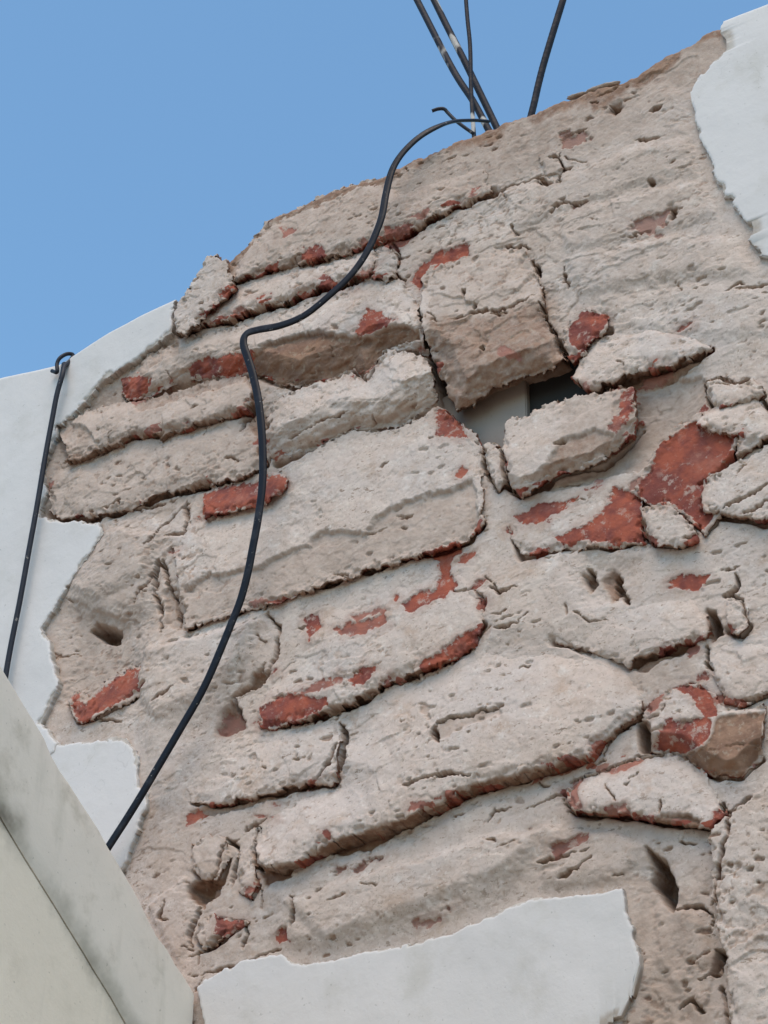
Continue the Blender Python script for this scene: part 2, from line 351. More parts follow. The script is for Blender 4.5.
# each brick or stone that stands out: outline, height (mm), share of it left at the upper edge, how much of its sides shows, edge rounding, slanting lower face, label of the ones that look different
BRICK = [
 ([(228,280),(240,258),(254,236),(270,220),(300,206),(330,192),(372,178),(384,178),(400,190),(440,176),(486,162),(490,190),(450,206),(423,219),(403,230),(384,235),(352,247),(313,258),(278,265),(251,274)], 12, 0.1, 0.6, 4, 0, "long lime-covered brick under the broken top edge"),
 ([(188,327),(200,312),(230,291),(251,280),(278,271),(313,263),(352,252),(374,246),(372,268),(364,274),(329,284),(305,290),(284,299),(266,302),(227,318),(200,323)], 12, 0.15, 0.6, 4, 0, None),
 ([(172,330),(174,312),(190,282),(205,258),(212,254),(225,262),(233,288),(212,306),(196,320),(184,334)], 20, 0.9, 0.3, 5, 0, "grey broken stone sticking up beside the left plaster edge"),
 ([(371,276),(373,252),(386,244),(397,254),(395,272),(384,278)], 9, 0.6, 0.2, 6, 0, None),
 ([(122,372),(150,352),(184,338),(240,326),(300,306),(366,280),(396,280),(405,284),(418,305),(420,332),(427,352),(384,350),(366,379),(350,368),(333,377),(298,386),(275,381),(251,371),(225,376),(187,377),(156,391),(129,400),(119,390)], 20, 0.25, 0.12, 4, 30, "brick with a wide bare brown lower face behind the cable"),
 ([(58,430),(64,416),(80,410),(110,404),(130,402),(156,394),(200,382),(246,374),(252,390),(244,408),(223,414),(184,424),(156,431),(129,433),(94,450),(66,458)], 16, 0.2, 0.8, 4, 0, None),
 ([(264,432),(268,412),(280,396),(320,380),(350,371),(366,381),(386,350),(426,356),(437,399),(395,425),(348,428),(317,444),(294,453),(272,462)], 22, 0.5, 0.15, 4, 30, "brick with a grey shaded underside left of the dark gap"),
 ([(46,510),(48,470),(64,464),(96,458),(130,441),(157,439),(185,431),(224,421),(250,414),(262,440),(264,462),(240,476),(200,482),(156,494),(129,507),(100,514),(62,518)], 9, 0.2, 0.5, 4, 0, None),
 ([(202,496),(214,487),(250,482),(272,470),(287,474),(287,486),(268,500),(237,509),(203,516)], 12, 0.2, 0.3, 4, 0, "small brick whose red face shows behind the cable"),
 ([(176,536),(190,520),(236,512),(268,502),(292,462),(317,447),(348,431),(395,429),(438,406),(474,434),(482,452),(480,500),(480,522),(466,539),(388,561),(329,579),(278,599),(232,612),(184,627),(176,592)], 16, 0.2, 0.35, 5, 0, "largest lime-covered block with a ragged ledge across it"),
 ([(481,447),(486,442),(496,443),(503,456),(505,480),(496,489),(486,470)], 10, 0.9, 0.3, 6, 0, None),
 ([(421,278),(429,268),(448,261),(471,255),(500,246),(522,249),(537,274),(543,300),(546,322),(554,336),(566,359),(553,366),(520,376),(489,388),(470,402),(454,408),(440,374),(429,352),(420,326)], 24, 0.3, 0.15, 6, 24, "loose earthy block hanging over the open hole"),
 ([(501,432),(507,421),(530,412),(562,399),(600,390),(620,386),(634,389),(634,407),(636,424),(622,440),(597,461),(562,470),(540,482),(519,495),(509,486)], 20, 0.6, 0.2, 6, 12, "chipped block with red and brown spots right of the hole"),
 ([(561,328),(574,314),(585,307),(609,313),(606,329),(590,341),(583,350),(571,362),(562,345)], 8, 0.6, 0.3, 4, 0, "small red brick end above the hole"),
 ([(572,376),(582,356),(594,340),(625,332),(655,326),(690,332),(712,345),(692,354),(667,364),(632,371),(586,389)], 14, 0.15, 0.5, 5, 0, None),
 ([(632,494),(646,462),(660,442),(680,420),(700,412),(716,430),(742,432),(732,456),(708,478),(702,494),(704,512),(720,514),(704,533),(690,520),(670,505),(650,505)], 6, 0.6, 0.2, 3, 0, "bare dark red brick face between lime-covered bricks"),
 ([(694,424),(704,412),(730,402),(755,398),(767,412),(775,432),(744,446),(732,456),(740,434),(714,431)], 13, 0.5, 0.5, 5, 0, None),
 ([(702,510),(701,492),(708,480),(730,464),(756,452),(800,432),(840,440),(840,500),(790,512),(760,520),(735,514),(718,511)], 12, 0.6, 0.5, 5, 0, None),
 ([(640,518),(644,506),(664,501),(680,512),(692,526),(696,540),(680,546),(655,544),(643,534)], 15, 0.9, 0.2, 8, 0, "rounded pale stone under the bare red brick"),
 ([(508,520),(540,502),(580,494),(612,484),(628,488),(641,498),(642,541),(600,546),(560,548),(520,556),(512,540)], 8, 0.15, 0.3, 4, 0, "brick with a bright orange red corner chipped bare"),
 ([(258,726),(256,704),(272,676),(284,650),(288,622),(300,612),(345,596),(400,578),(455,562),(472,566),(482,592),(482,624),(474,643),(446,660),(419,669),(382,684),(345,703),(305,717)], 12, 0.05, 0.5, 4, 0, "brick mottled with several red chips low in its face"),
 ([(190,802),(184,784),(194,750),(212,738),(258,734),(300,724),(336,720),(342,730),(332,780),(304,782),(278,789),(216,803)], 11, 0.15, 0.5, 5, 0, None),
 ([(258,866),(256,842),(268,812),(300,794),(335,786),(350,730),(384,694),(420,676),(480,650),(540,644),(600,652),(634,668),(644,690),(640,712),(605,733),(585,753),(546,763),(500,776),(473,782),(434,803),(403,819),(348,834),(321,843),(296,862)], 22, 0.02, 0.85, 5, 0, "broad pale block with a long bare brown underside"),
 ([(552,640),(560,600),(600,600),(640,592),(668,592),(692,594),(704,608),(706,634),(695,638),(664,648),(640,653),(626,666),(600,654)], 10, 0.1, 0.5, 5, 0, None),
 ([(647,752),(643,712),(654,698),(668,690),(684,684),(702,684),(720,704),(740,708),(764,704),(760,757),(742,776),(720,776),(702,771),(676,753)], 17, 0.55, 0.3, 3, 20, "red brick with a dark brown broken corner beside the pale stone"),
 ([(564,792),(574,780),(601,770),(636,757),(660,751),(678,754),(702,771),(714,790),(722,810),(708,829),(696,826),(655,819),(605,811),(572,810)], 18, 0.3, 0.3, 7, 0, "pale rounded brick end above a brown underside"),
 ([(780,776),(756,792),(732,807),(716,822),(709,840),(712,880),(715,912),(722,960),(728,1000),(732,1070),(900,1080),(900,780)], 28, 0.9, 0.4, 9, 0, "big mortar-covered lump beside the lower right gap"),
 ([(192,870),(190,846),(206,834),(226,838),(228,856),(218,878),(204,880)], 7, 0.6, 0.4, 5, 0, None),
 ([(240,846),(246,834),(254,830),(253,862),(258,884),(250,898),(238,890),(238,866)], 7, 0.3, 0.4, 5, 0, None),
 ([(196,936),(198,920),(214,914),(248,920),(228,934),(212,944),(202,948)], 7, 0.6, 0.4, 4, 0, "small broken brick piece with a red triangle showing"),
 ([(538,180),(539,156),(548,149),(557,152),(563,166),(560,182),(548,185)], 6, 0.9, 0.3, 6, 0, "small oval pebble set in the upper mortar"),
 ([(712,670),(708,648),(720,640),(745,636),(780,640),(790,680),(765,694),(740,704),(722,700)], 8, 0.2, 0.3, 6, 0, None),
 ([(724,600),(734,594),(745,602),(748,624),(738,634),(726,628)], 10, 0.8, 0.3, 6, 0, None),
 ([(716,408),(705,396),(704,382),(718,378),(740,384),(752,378),(764,392),(745,400)], 8, 0.6, 0.4, 5, 0, None),
 ([(76,722),(66,700),(74,692),(90,694),(108,680),(126,668),(144,664),(146,684),(120,704),(92,718)], 7, 0.5, 0.3, 4, 0, "dull red brick at the left plaster edge below a pit"),
]

_rr = random.Random(5)
for _k in range(75):
    _P = BRICK[_rr.choice([0,1,4,5,7,9,12,14,16,19,20,20,20,22,22,23,24,25,25,28,12,1,4])][0]
    _i = _rr.randrange(len(_P)); _a, _b = _P[_i], _P[(_i+1) % len(_P)]
    _t = _rr.random(); _x = _a[0]+(_b[0]-_a[0])*_t; _y = _a[1]+(_b[1]-_a[1])*_t - _rr.uniform(0, 9)
    _l, _w = _rr.uniform(3, 12), _rr.uniform(1.2, 3.4); _c, _s = math.cos(-.32+_rr.gauss(0, .25)), math.sin(-.32+_rr.gauss(0, .25))
    _Q = [(-1, .2), (-.3, -1), (.6, -.7), (1, -.1), (.4, .9), (-.5, 1)]
    RED.append(([(_x+p*_l*_c-q*_w*_s, _y+p*_l*_s+q*_w*_c) for p, q in _Q], 2, _rr.uniform(.35, .85)))

# wall top seen against the sky, traced on the wall face
TOP_PX = [(-330,520),(-120,425),(0,380),(40,371),(60,366),(85,350),(110,334),(140,318),(168,305),(178,300),(190,280),(200,264),(210,254),(224,261),(228,256),(240,246),(254,234),(268,216),(300,201),(330,187),(385,167),(440,143),(490,125),(530,110),(560,98),(600,86),(636,74),(650,62),(670,49),(690,40),(706,28),(735,17),(768,5),(860,-32),(1100,-150)]
_top = at_uv(TOP_PX, 4)
def top_of(u):
    return np.interp(u, _top[:, 0], _top[:, 1])
U_MIN, U_MAX = -1.5, 1.5

# ------------------------------------------------------------------ relief of the broken face
PLASTER = {}
PLASTER['left'] = [(-600,400),(-330,480),(-120,400),(0,360),(60,346),(110,314),(160,288),(176,296),(172,310),(170,331),(150,346),(121,367),(98,383),(74,410),(56,426),(49,448),(40,472),(45,490),(38,516),(62,521),(98,522),(102,532),(90,552),(76,570),(60,594),(50,610),(41,628),(48,640),(50,655),(55,672),(56,690),(46,708),(40,722),(58,742),(20,800),(-100,900),(-600,900)]
PLASTER['lower_left'] = [(30,735),(59,743),(80,742),(98,740),(112,736),(125,737),(132,746),(136,752),(138,761),(134,772),(137,785),(146,792),(147,804),(139,818),(138,828),(130,845),(125,866),(100,900),(20,820)]
PLASTER['right'] = [(724,14),(720,30),(729,46),(712,62),(700,76),(691,90),(692,104),(695,121),(700,138),(706,152),(712,160),(714,180),(722,183),(722,194),(734,196),(731,204),(738,212),(744,219),(753,222),(751,232),(749,239),(758,246),(764,251),(768,254),(800,262),(900,300),(1200,320),(1200,-260),(860,-50),(768,-12)]
PLASTER['bottom'] = [(196,990),(203,978),(220,972),(240,962),(262,956),(280,954),(290,962),(310,962),(345,957),(380,949),(420,941),(452,933),(476,922),(500,910),(530,898),(560,896),(595,893),(621,889),(624,900),(624,912),(630,922),(631,938),(637,950),(640,964),(634,980),(628,998),(616,1010),(603,1026),(590,1060),(560,1300),(150,1300),(170,1080),(205,1030)]
PL_H = {'left': 6.5, 'lower_left': 5.0, 'right': 5.5, 'bottom': 6.0}

def bbox_mask(P, X, Y, pad):
    P = np.asarray(P)
    return (X > P[:, 0].min()-pad) & (X < P[:, 0].max()+pad) & (Y > P[:, 1].min()-pad) & (Y < P[:, 1].max()+pad)

WHITE = [
 ([(200,540),(270,500),(300,465),(340,445),(430,415),(476,440),(470,470),(380,510),(320,525),(250,560)], .5, 16),
 ([(200,345),(300,308),(366,282),(405,290),(415,315),(330,322),(250,340)], .5, 10),
 ([(290,392),(380,378),(420,362),(430,385),(350,412),(290,425)], .35, 12),
 ([(505,430),(600,392),(625,392),(600,425),(520,455)], .55, 8),
 ([(575,372),(600,342),(690,335),(660,358),(590,382)], .35, 8),
 ([(690,424),(755,400),(768,420),(740,430),(712,428)], .5, 6),
 ([(706,490),(768,452),(800,470),(760,510)], .45, 10),
 ([(580,780),(660,756),(700,775),(715,808),(640,805)], .55, 8),
 ([(350,560),(460,545),(470,600),(300,660),(290,630)], .3, 18),
 ([(350,730),(480,660),(620,660),(600,720),(430,790),(340,820)], .3, 26),
 ([(480,540),(620,560),(600,640),(500,620)], .28, 22),
 ([(140,640),(260,620),(220,700),(150,760),(130,740)], .35, 20),
 ([(200,745),(320,730),(320,770),(210,795)], .28, 14),
 ([(640,560),(768,540),(768,680),(700,600)], .3, 24),
 ([(85,420),(150,404),(150,424),(100,436)], .45, 7),
 ([(560,250),(700,240),(768,300),(720,340),(600,330)], .28, 24),
]
def white_of(X, Y, u, v):
    w = np.zeros(u.shape)
    for P, a, soft in WHITE:
        k = bbox_mask(P, X, Y, soft*1.5)
        if not k.any(): continue
        d = sdf_poly(P, X[k], Y[k]) + soft*.7*fbm(u[k], v[k], 40, 4, 57)
        w[k] = np.maximum(w[k], a*sstep(soft, -soft*.6, d))
    return w

def relief(u, v, h0, on_brick=False, seed=0):
    """millimetres of relief on top of h0, and the red / tan / bare channels"""
    X, Y = to_px(u, v, h0)
    # ragged outlines: the query point wanders a little
    wx = 3.4*fbm(u, v, 15, 4, 3, .6) + 1.5*fbm(u, v, 4, 2, 4); wy = 3.4*fbm(u, v, 15, 4, 5, .6) + 1.5*fbm(u, v, 4, 2, 6)
    Xw, Yw = X + wx, Y + wy
    h = np.zeros(u.shape)
    red = np.full(u.shape, -16.0); rs = np.zeros(u.shape); tan = np.full(u.shape, -.06 if on_brick else .05)
    # coarse, medium, fine
    big = fbm(u, v, 90, 3, 11+seed)
    med = fbm(u, v, 26, 4, 12+seed)
    fin = fbm(u, v, 7, 3, 13)
    rgh = .42 + .85*sstep(-.22, .28, fbm(u, v, 130, 3, 16))
    h += (1.8 if on_brick else 2.2)*big + rgh*((.85 if on_brick else .7)*med + 0.26*fin) + .22*fbm(u, v, 3.2, 1, 14)
    # lime skin in flakes: thin steps with crisp edges
    for k, (sz, amt, thr, msk) in enumerate(((60, 1.2, .12, None), (26, .9, .30, None), (9, .7, .38, 1))):
        f = fbm(u, v*1.5, sz, 4, 20+k, .55)
        st = sstep(thr-.008, thr+.012, f)
        if msk: st = st*sstep(-.05, .15, fbm(u, v, 60, 2, 31))
        st = st*np.clip(rgh, 0, 1)
        h -= amt*st
        tan = np.maximum(tan, (.50, .42, .60)[k]*st*(1 if k == 2 else sstep(thr+.10, thr+.01, f)))
    # broken facets
    qu, qv = u + .004*fbm(u, v, 14, 3, 61), v + .004*fbm(u, v, 14, 3, 62)
    lv, sl = facets(qu + .33*qv, qv*1.5, 34, 3+seed % 5)
    fm = sstep(-.15, .3, fbm(u, v, 80, 3, 63+seed))
    h += rgh*(1.3*lv + 1.7*sl)*(.25 + .9*fm)*(1 if on_brick else .6)
    lv, sl = facets(qu, qv, 11, 8)
    h += rgh*(.8 if on_brick else .45)*(.7*lv + .8*sl)*(.2 + .9*sstep(-.05, .3, fbm(u, v, 50, 3, 65+seed)))
    # small flaked pits along the courses
    pit = fbm(u + .33*v, v*2.0, 12, 2, 41)
    msk = sstep(.0, .25, fbm(u, v, 70, 2, 42))
    pk = sstep(.55, .64, pit)*msk; h -= 2.6*pk; tan = np.maximum(tan, .8*pk)
    pit2 = fbm(u, v, 5, 2, 43)
    pk = sstep(.62, .68, pit2)*sstep(-.1, .2, fbm(u, v, 45, 2, 44)); h -= .9*pk; tan = np.maximum(tan, .55*pk)
    tan = tan - white_of(X, Y, u, v)
    def near(P, pad):
        k = bbox_mask(P, X, Y, pad)
        return k if k.any() else None
    if not on_brick:
        for P, a, s in SWELL:
            k = near(P, s*2+8)
            if k is None: continue
            d = sdf_poly(P, Xw[k], Yw[k])
            h[k] += a*sstep(s, -s, d)
    for P, w, dep in CRACK:
        k = near(P, w*4+8)
        if k is None: continue
        d, s = d_line(P, Xw[k], Yw[k])
        bk = .5+.5*fbm(u[k], v[k], 14, 3, 50, .6)
        wv = w*np.clip(1.9*bk - .18, .12, 1.3)*np.clip(np.minimum(s, 1-s)*6+.35, 0, 1)*.8
        g = sstep(wv*1.05, wv*.45, d)
        h[k] -= dep*g*2.1
        tan[k] = np.maximum(tan[k], .95*sstep(wv*1.3, wv*.5, d))
    for P, dep, st in TAN:
        k = near(P, 24)
        if k is None: continue
        d = sdf_poly(P, Xw[k], Yw[k])
        soft = 2.0 if dep >= 2 else 22.0
        if dep >= 2: h[k] -= dep*sstep(1.2, -2.2, d)
        tan[k] = np.maximum(tan[k], st*sstep(soft, -soft, d))
    for P, st, soft in SOFT:
        k = near(P, soft*1.3)
        if k is None: continue
        d = sdf_poly(P, Xw[k], Yw[k]) + soft*.5*fbm(u[k], v[k], 45, 4, 58)
        tan[k] = np.maximum(tan[k], .85*st*sstep(soft, -soft*.6, d)) + .10*st*sstep(soft, -soft*.6, d)
    for P, dep, st in RED:
        k = near(P, 20)
        if k is None: continue
        n = 3.4*fbm(u[k], v[k], 14, 4, 60, .6) if st > .31 else 3 + 13*fbm(u[k], v[k], 12, 4, 60, .6)
        d = sdf_poly(P, Xw[k], Yw[k]) + n
        f_ = sstep(1.0, -1.0, d)
        h[k] = h[k]*(1-.55*f_) - (dep*.35 + .4)*f_
        # smoother bare brick: take back some of the flakes
        r = np.clip(-d, -16, 9)
        upd = r > red[k]
        t = red[k]; t[upd] = r[upd]; red[k] = t
        t = rs[k]; t[upd] = st; rs[k] = t
    for P, dep, soft in HOLE:
        if on_brick and dep > 30: continue
        k = near(P, soft*3+8)
        if k is None: continue
        d = sdf_poly(P, Xw[k]*.6+X[k]*.4, Yw[k]*.6+Y[k]*.4)
        g = sstep(1.5, -soft*1.3, d)
        h[k] -= dep*g
        tan[k] = np.maximum(tan[k], .8*sstep(4, -3, d))
    if not on_brick:
        for nme, P in PLASTER.items():
            k = near(P, 40)
            if k is None: continue
            d = sdf_poly(P, Xw[k], Yw[k])
            f = sstep(26, 0, d)
            h[k] = h[k]*(1-f*.6) - 1.5*f
            h[k] = np.where(d < -4, -6, h[k])
    return h, red, rs, tan

# ------------------------------------------------------------------ mesh helpers
def mesh_object(name, verts, faces, mat, parent=None, attrs=None, smooth=True):
    """faces: (n,4) int array; a repeated last index makes a triangle"""
    me = bpy.data.meshes.new(name)
    verts = np.asarray(verts, np.float32); faces = np.asarray(faces, np.int32)
    nv, nf = len(verts), len(faces)
    me.vertices.add(nv); me.vertices.foreach_set("co", verts.ravel())
    me.loops.add(nf*4); me.loops.foreach_set("vertex_index", faces.ravel())
    me.polygons.add(nf)
    me.polygons.foreach_set("loop_start", np.arange(0, nf*4, 4, dtype=np.int32))
    me.update(calc_edges=True)
    me.validate()
    if smooth: me.polygons.foreach_set("use_smooth", np.ones(len(me.polygons), bool))
    for k, a in (attrs or {}).items():
        at_ = me.attributes.new(k, 'FLOAT', 'POINT'); at_.data.foreach_set("value", np.asarray(a, np.float32))
    me.materials.append(mat)
    o = bpy.data.objects.new(name, me); C.objects.link(o)
    if parent: o.parent = parent
    return o

def bm_object(name, bm, mat, parent=None, smooth=True):
    me = bpy.data.meshes.new(name); bm.normal_update(); bm.to_mesh(me); bm.free()
    if smooth:
        for p in me.polygons: p.use_smooth = True
    for mm in (mat if isinstance(mat, (list, tuple)) else [mat]): me.materials.append(mm)
    o = bpy.data.objects.new(name, me); C.objects.link(o)
    if parent: o.parent = parent
    return o

def tag(o, label=None, cat=None, group=None, kind=None):
    if label: o["label"] = label
    if cat: o["category"] = cat
    if group: o["group"] = group
    if kind: o["kind"] = kind
    return o

def patch(U, V, P, h_base_px, warp):
    """grid cells inside outline P (photo pixels on the plane h_base), boundary vertices pulled onto the outline.
    returns u, v, d (inside distance, px), quads, ordered boundary edges"""
    u, v = np.meshgrid(U, V)
    def sd(u, v):
        X, Y = to_px(u, v, h_base_px)
        if warp:
            lv, _s = facets(u, v, 10, 21)
            X = X + .9*warp*lv; Y = Y + .9*warp*_s
            X = X + warp*1.2*fbm(u, v, 18, 4, 71, .65) + .6*warp*fbm(u, v, 4, 2, 72)
            Y = Y + warp*1.2*fbm(u, v, 18, 4, 73, .65) + .6*warp*fbm(u, v, 4, 2, 74)
        return sdf_poly(P, X, Y)
    d = sd(u, v)
    ins = d < 0
    cell = ins[:-1, :-1] | ins[1:, :-1] | ins[:-1, 1:] | ins[1:, 1:]
    # pull the outside vertices of used cells onto the outline
    used = np.zeros(u.shape, bool)
    used[:-1, :-1] |= cell; used[1:, :-1] |= cell; used[:-1, 1:] |= cell; used[1:, 1:] |= cell
    k = used & ~ins
    uu, vv = u[k], v[k]
    for _ in range(2):
        e = 4e-4
        d0 = sd(uu, vv); gu = (sd(uu+e, vv)-d0)/e; gv = (sd(uu, vv+e)-d0)/e
        g2 = gu*gu+gv*gv+1e-6
        su = np.clip(-d0*gu/g2, -.004, .004); sv = np.clip(-d0*gv/g2, -.004, .004)
        uu = uu+su; vv = vv+sv
    u[k], v[k] = uu, vv
    d = np.where(k, 0, d)
    idx = -np.ones(u.shape, np.int64); idx[used] = np.arange(used.sum())
    a = idx[:-1, :-1][cell]; b = idx[:-1, 1:][cell]; c = idx[1:, 1:][cell]; e_ = idx[1:, :-1][cell]
    q = np.stack([a, b, c, e_], 1)
    ed = np.concatenate([q[:, [0, 1]], q[:, [1, 2]], q[:, [2, 3]], q[:, [3, 0]]])
    key = np.sort(ed, 1); code = key[:, 0]*(len(a)*8+10) + key[:, 1]
    _, first, cnt = np.unique(code, return_index=True, return_counts=True)
    bed = ed[first[cnt == 1]]
    return u[used], v[used], -d[used], q, bed

def axis(a0, a1, step, lo=None, hi=None, coarse=.02):
    """grid lines: fine between a0 and a1, coarser outside up to lo / hi"""
    A = [np.arange(a0, a1, step)]
    if lo is not None and lo < a0: A.insert(0, np.arange(lo, a0-coarse*.5, coarse))
    if hi is not None and hi > a1: A.append(np.arange(a1, hi+coarse, coarse))
    return np.concatenate(A)

# ------------------------------------------------------------------ materials
def new_mat(name):
    mt = bpy.data.materials.new(name); mt.use_nodes = True
    t = mt.node_tree; t.nodes.clear()
    o = t.nodes.new("ShaderNodeOutputMaterial"); b = t.nodes.new("ShaderNodeBsdfPrincipled")
    t.links.new(b.outputs[0], o.inputs[0])
    return mt, t, b
class N:
    """little node builder"""
    def __init__(s, t):
        s.t = t
        s.co = t.nodes.new("ShaderNodeNewGeometry").outputs["Position"]
    def link(s, a, b): s.t.links.new(a, b)
    def noise(s, scale, detail=4, rough=.55, sx=(1, 1, 1), off=0, dist=0):
        mp = s.t.nodes.new("ShaderNodeMapping"); mp.inputs["Scale"].default_value = sx; mp.inputs["Location"].default_value = (off, off*.7, off*.3)
        s.link(s.co, mp.inputs[0])
        n = s.t.nodes.new("ShaderNodeTexNoise"); n.inputs["Scale"].default_value = scale; n.inputs["Detail"].default_value = detail
        n.inputs["Roughness"].default_value = rough; n.inputs["Distortion"].default_value = dist
        s.link(mp.outputs[0], n.inputs["Vector"]); return n.outputs["Fac"]
    def attr(s, name):
        n = s.t.nodes.new("ShaderNodeAttribute"); n.attribute_name = name; return n.outputs["Fac"]
    def ramp(s, x, a, b, lo=0., hi=1.):
        n = s.t.nodes.new("ShaderNodeMapRange"); n.interpolation_type = 'SMOOTHSTEP'
        n.inputs["From Min"].default_value = a; n.inputs["From Max"].default_value = b
        n.inputs["To Min"].default_value = lo; n.inputs["To Max"].default_value = hi
        s.link(x, n.inputs["Value"]); return n.outputs[0]
    def math(s, op, a, b):
        n = s.t.nodes.new("ShaderNodeMath"); n.operation = op
        for i, x in enumerate((a, b)):
            if isinstance(x, (int, float)): n.inputs[i].default_value = x
            else: s.link(x, n.inputs[i])
        return n.outputs[0]
    def mix(s, f, a, b, mode='MIX'):
        n = s.t.nodes.new("ShaderNodeMix"); n.data_type = 'RGBA'; n.blend_type = mode
        if isinstance(f, (int, float)): n.inputs[0].default_value = f
        else: s.link(f, n.inputs[0])
        for i, x in ((6, a), (7, b)):
            if isinstance(x, tuple): n.inputs[i].default_value = (*x, 1)
            else: s.link(x, n.inputs[i])
        return n.outputs[2]
    def bump(s, h, strength, dist, prev=None):
        n = s.t.nodes.new("ShaderNodeBump"); n.inputs["Strength"].default_value = strength; n.inputs["Distance"].default_value = dist
        s.link(h, n.inputs["Height"])
        if prev is not None: s.link(prev, n.inputs["Normal"])
        return n.outputs[0]

def masonry_material():
    mt, t, b = new_mat("limed_masonry"); n = N(t)
    red, rs, tan = n.attr("red"), n.attr("red_strength"), n.attr("tan")
    f = n.noise(260, 5, .65)
    # lime skin: pinkish grey white, greyer and warmer areas, grains of sand
    lime = n.mix(n.ramp(n.noise(9, 4, .6), .38, .64), (.540, .430, .365), (.520, .438, .392))
    lime = n.mix(n.ramp(n.noise(38, 5, .62, off=3), .52, .70, 0, .6), lime, (.62, .52, .45))
    lime = n.mix(n.ramp(n.noise(24, 5, .65, off=8), .54, .72, 0, .7), lime, (.41, .29, .215))
    lime = n.mix(n.ramp(n.noise(420, 2, .5, off=1), .60, .72, 0, .55), lime, (.27, .22, .18))
    lime = n.mix(n.ramp(n.noise(330, 2, .5, off=5), .64, .74, 0, .5), lime, (.70, .64, .58))
    # mottled weathering of the lime
    lime = n.mix(n.ramp(n.noise(85, 6, .7, off=53), .50, .68, 0, .55), lime, (.38, .295, .24))
    lime = n.mix(n.ramp(n.noise(70, 6, .7, off=57), .54, .70, 0, .6), lime, (.64, .575, .525))
    fl = n.noise(115, 4, .62, sx=(1, 1, 1.9), off=27)
    lime = n.mix(n.math('MULTIPLY', n.ramp(fl, .615, .66, 0, .8), n.ramp(n.noise(14, 3, .6, off=29), .40, .58, .15, 1)), lime, (.23, .165, .12))
    # whiter, thicker lime
    lime = n.mix(n.ramp(n.math('ADD', tan, n.math('MULTIPLY', n.math('SUBTRACT', n.noise(65, 5, .7, off=23), .5), .6)), .0, -.55, 0, .85), lime, (.68, .595, .535))
    # earthy brown beds and bare undersides
    earth = n.mix(n.ramp(n.noise(60, 5, .6, off=2), .35, .65), (.29, .172, .114), (.205, .116, .078))
    earth = n.mix(n.ramp(n.noise(170, 4, .6, off=6), .55, .70, 0, .6), earth, (.36, .29, .22))
    tn = n.math('ADD', tan, n.math('MULTIPLY', n.math('SUBTRACT', n.noise(110, 5, .7, off=4), .5), .9))
    pink = n.ramp(n.math('ADD', red, n.math('MULTIPLY', n.math('SUBTRACT', n.noise(50, 5, .7, off=17), .5), 26.0)), -9, 2, 0, .6)
    lime = n.mix(pink, lime, (.36, .245, .200))
    beige = n.mix(n.ramp(n.noise(48, 4, .6, off=37), .35, .65), (.465, .360, .298), (.380, .290, .236))
    col = n.mix(n.ramp(tn, -.02, .50, 0, .92), lime, beige)
    col = n.mix(n.ramp(tn, .40, 1.0, 0, .97), col, earth)
    # bare red brick with lime dust left in its pores
    brick = n.mix(n.ramp(n.noise(45, 4, .6, off=9), .35, .65), (.335, .088, .052), (.18, .052, .042))
    brick = n.mix(n.ramp(n.noise(150, 4, .6, off=11), .58, .74, 0, .5), brick, (.40, .23, .17))
    brick = n.mix(n.ramp(n.noise(26, 5, .65, off=51), .52, .70, 0, .5), brick, (.37, .15, .11))
    dusty = n.mix(n.ramp(rs, .15, .85, .0, 1.0), (.33, .19, .15), brick)
    rr = n.math('ADD', red, n.math('MULTIPLY', n.math('SUBTRACT', n.noise(190, 5, .7, off=12), .5), 9.0))
    rf = n.ramp(rr, -.6, .8)
    rest = n.math('MULTIPLY', n.ramp(n.noise(75, 6, .72, off=15), .55, .63, 0, .75), n.ramp(n.noise(14, 3, .5, off=19), .36, .54, .15, 1))
    rf2 = n.math('MULTIPLY', rf, n.math('SUBTRACT', 1.0, rest))
    col = n.mix(rf2, col, dusty)
    n.link(col, b.inputs["Base Color"])
    b.inputs["Roughness"].default_value = .93
    b.inputs["Specular IOR Level"].default_value = .25
    nb = n.bump(n.noise(150, 6, .7, off=7), .6, .0016)
    nb = n.bump(f, .5, .0009, nb)
    n.link(nb, b.inputs["Normal"])
    return mt

